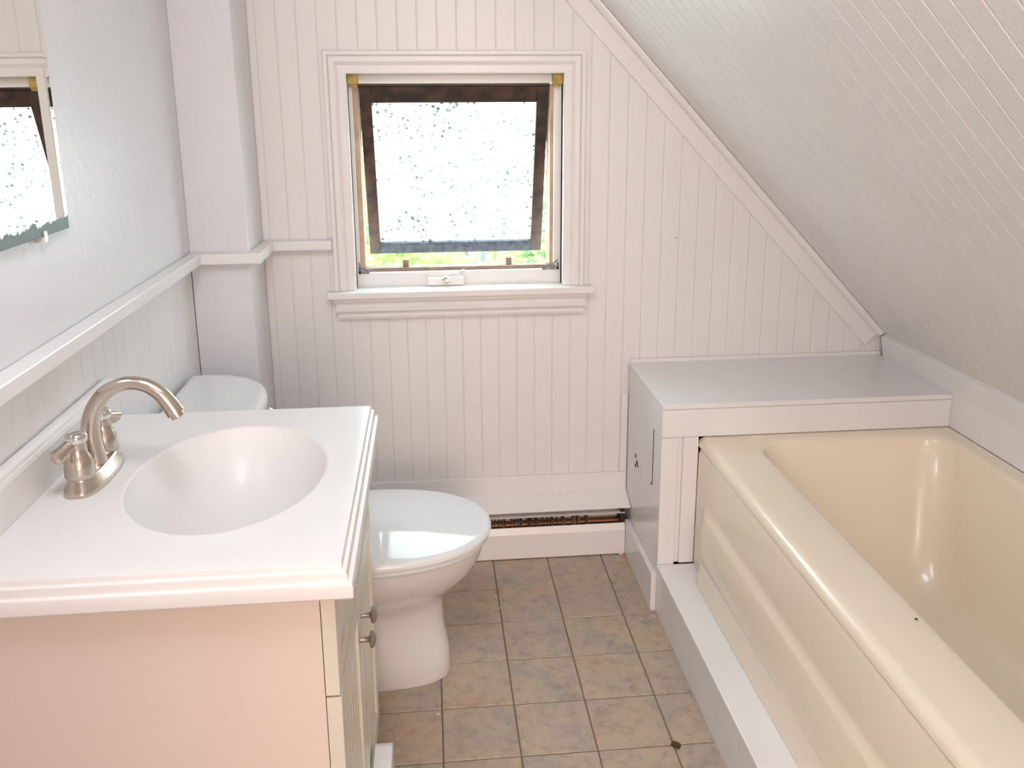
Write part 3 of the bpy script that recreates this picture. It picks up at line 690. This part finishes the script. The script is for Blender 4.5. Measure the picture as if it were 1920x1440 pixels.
for s, rot in ((-1, -118), (1, 78)):
    hy_ = FY + s * 0.048; c0 = (FX + 0.009, hy_, ZT + 0.0228)
    b = bmesh.new(); lathe(b, [(0.0190, 0.0), (0.0205, 0.003), (0.0200, 0.008), (0.0200, 0.014), (0.0188, 0.022), (0.0155, 0.031), (0.0128, 0.036), (0.0122, 0.042), (0.0118, 0.050)], c0, 'z', 28)
    hn = Fc(obj('handle', b, NICK, smooth=True))
    b = bmesh.new(); lathe(b, [(0.0125, 0.0), (0.0150, 0.003), (0.0155, 0.009), (0.0135, 0.013), (0.0105, 0.0150), (0.006, 0.0152), (0.001, 0.0152)], (c0[0], c0[1], c0[2] + 0.0505), 'z', 24)
    obj('handle_cap', b, NICKP, hn, smooth=True)
    b = bmesh.new(); a = math.radians(rot); dv = Vector((math.cos(a), math.sin(a), -0.42))
    p0 = Vector((c0[0], c0[1], c0[2] + 0.054)); cc = Vector((math.cos(a), math.sin(a), 0))
    tube(b, [p0 - cc * 0.012 + Vector((0, 0, 0.002)), p0 + dv * 0.008, p0 + dv * 0.018, p0 + dv * 0.028, p0 + dv * 0.035, p0 + dv * 0.039], [0.006, 0.0095, 0.0090, 0.0105, 0.0115, 0.006], 16, 0.7)
    obj('lever', b, NICK, hn, smooth=True)

# ------------------------------------------------------------------ mirror
mi = tag(empty('wall_mirror', (0.001, -1.30, 1.069)), 'frameless wall mirror with blackened worn bottom edge above the vanity', 'mirror')
b = bmesh.new()
def mx_(y, z, e=0.0): return 0.0055 + 0.006 * (-0.882 - y) + 0.006 * (1.78 - z) + e
mr_ = [[(0.0006, yy, z) for yy in (-1.72, -0.892, -0.882)] + [(mx_(-0.882, z, 0.0004), -0.882, z), (mx_(-0.892, z), -0.892, z), (mx_(-1.72, z), -1.72, z)] for z in (1.069, 1.78)]
rings(b, mr_); o = obj('mirror_glass', b, MIRR, mi); o.location = (-0.001, 1.30, -1.069)
b = bmesh.new(); bx(b, 0.0006, 0.0130, -0.978, -0.969, 1.060, 1.0688); bx(b, 0.0106, 0.0130, -0.978, -0.969, 1.0688, 1.077); o = obj('clip', b, CLEAR, mi, bevel=0.0008); o.location = (-0.001, 1.30, -1.069)

# ------------------------------------------------------------------ small debris
def flake(name, x, y, z, s, m, label, cat, group=None, n=7, h=0.0012):
    b = bmesh.new(); ra = [random.uniform(0.55, 1.0) * s for _ in range(n)]
    rs = [[(math.cos(2 * PI * k / n) * ra[k] * f, math.sin(2 * PI * k / n) * ra[k] * f, zz + random.uniform(0, h * 0.3)) for k in range(n)] for f, zz in ((1, 0.0), (0.9, h))]
    rings(b, rs); o = obj(name, b, m); o.location = (x, y, z + 0.0008); o.rotation_euler = (0, 0, random.random() * 6)
    return tag(o, label, cat, group)
lf = flake('dead_leaf', 1.033, -0.842, 0.0, 0.012, DIRTL, 'small dark shrivelled leaf lying on a floor tile beside the plinth', 'leaf', n=9, h=0.004)
for x_, y_, s_, lb in ((1.118 - 0.014, -0.392, 0.004, 'white paint chip on the floor tile at the corner of the boxed ledge'),
                       (0.716, -0.262, 0.004, 'white paint chip on the tiles just right of the toilet rim, farther one'),
                       (0.720, -0.315, 0.0045, 'white paint chip on the tiles just right of the toilet rim, nearer one'),
                       (1.015, -0.30, 0.0035, 'white paint chip lying between the heater and the ledge base board'),
                       (0.56, -0.70, 0.004, 'white paint chip on the tile in front of the toilet base')):
    flake('paint_chip', x_, y_, 0.0, s_, CHIP, lb, 'paint chip', 'paint chips on the floor')
flake('crumb', 1.312, -1.15, TZ - 0.001, 0.003, DIRTL, 'tiny dark crumb on the inner edge of the bathtub rim', 'crumb')

# ------------------------------------------------------------------ outdoors
gr = struct(obj('ground', box(-14, 16, 0.6, 26, -3.3, -3.1), LAWN))
def tree(name, x, y, zt, rx, rz, nleaf, m, label, ls=0.06):
    t = tag(empty(name, (x, y, -3.1)), label, 'tree', 'trees outside the window')
    b = bmesh.new(); z0 = zt - 2 * rz
    tube(b, [(0, 0, 0), (0.06, 0.02, (z0 + 3.1) * 0.5), (0.0, 0.0, z0 + 3.1 + rz * 0.8), (0.05, 0, zt + 3.1 - rz * 0.5)], [0.13, 0.10, 0.07, 0.03], 10)
    for k in range(6):
        a = k * 1.05; zz = z0 + 3.1 + rz * (0.3 + 0.2 * k); tube(b, [(0, 0, zz), (math.cos(a) * rx * 0.4, math.sin(a) * rx * 0.4, zz + 0.3), (math.cos(a) * rx * 0.8, math.sin(a) * rx * 0.8, zz + 0.45)], [0.05, 0.03, 0.015], 6)
    obj('trunk', b, BARK, t, smooth=True)
    verts, faces = [], []
    for i in range(nleaf):
        while True:
            p = Vector([random.uniform(-1, 1) for _ in range(3)])
            if 0.35 < p.length < 1: break
        p = Vector((p.x * rx, p.y * rx, p.z * rz + zt - rz + 3.1)) * 1.0
        u = Vector([random.gauss(0, 1) for _ in range(3)]).normalized(); v = u.orthogonal().normalized(); s = ls * random.uniform(0.6, 1.3)
        n0 = len(verts)
        verts += [p - u * s, p + v * s * 0.45, p + u * s, p - v * s * 0.45]; faces.append((n0, n0 + 1, n0 + 2, n0 + 3))
    me = bpy.data.meshes.new('foliage'); me.from_pydata([tuple(v) for v in verts], [], faces); me.materials.append(m)
    o = link_mesh('foliage', me, t); o['kind'] = 'stuff'
tree('leafy_tree', 0.0, 4.0, 0.95, 0.95, 1.1, 3800, LEAF1, 'yellow-green sunlit tree outside, left of the window gap')
tree('leafy_tree', 2.35, 5.0, 1.15, 1.1, 1.2, 3800, LEAF2, 'mid-green tree outside, seen through the right window gap')
tree('leafy_tree', 1.15, 7.8, 0.5, 1.3, 1.2, 3800, LEAF1, 'pale green tree farther out, between the two nearer trees')
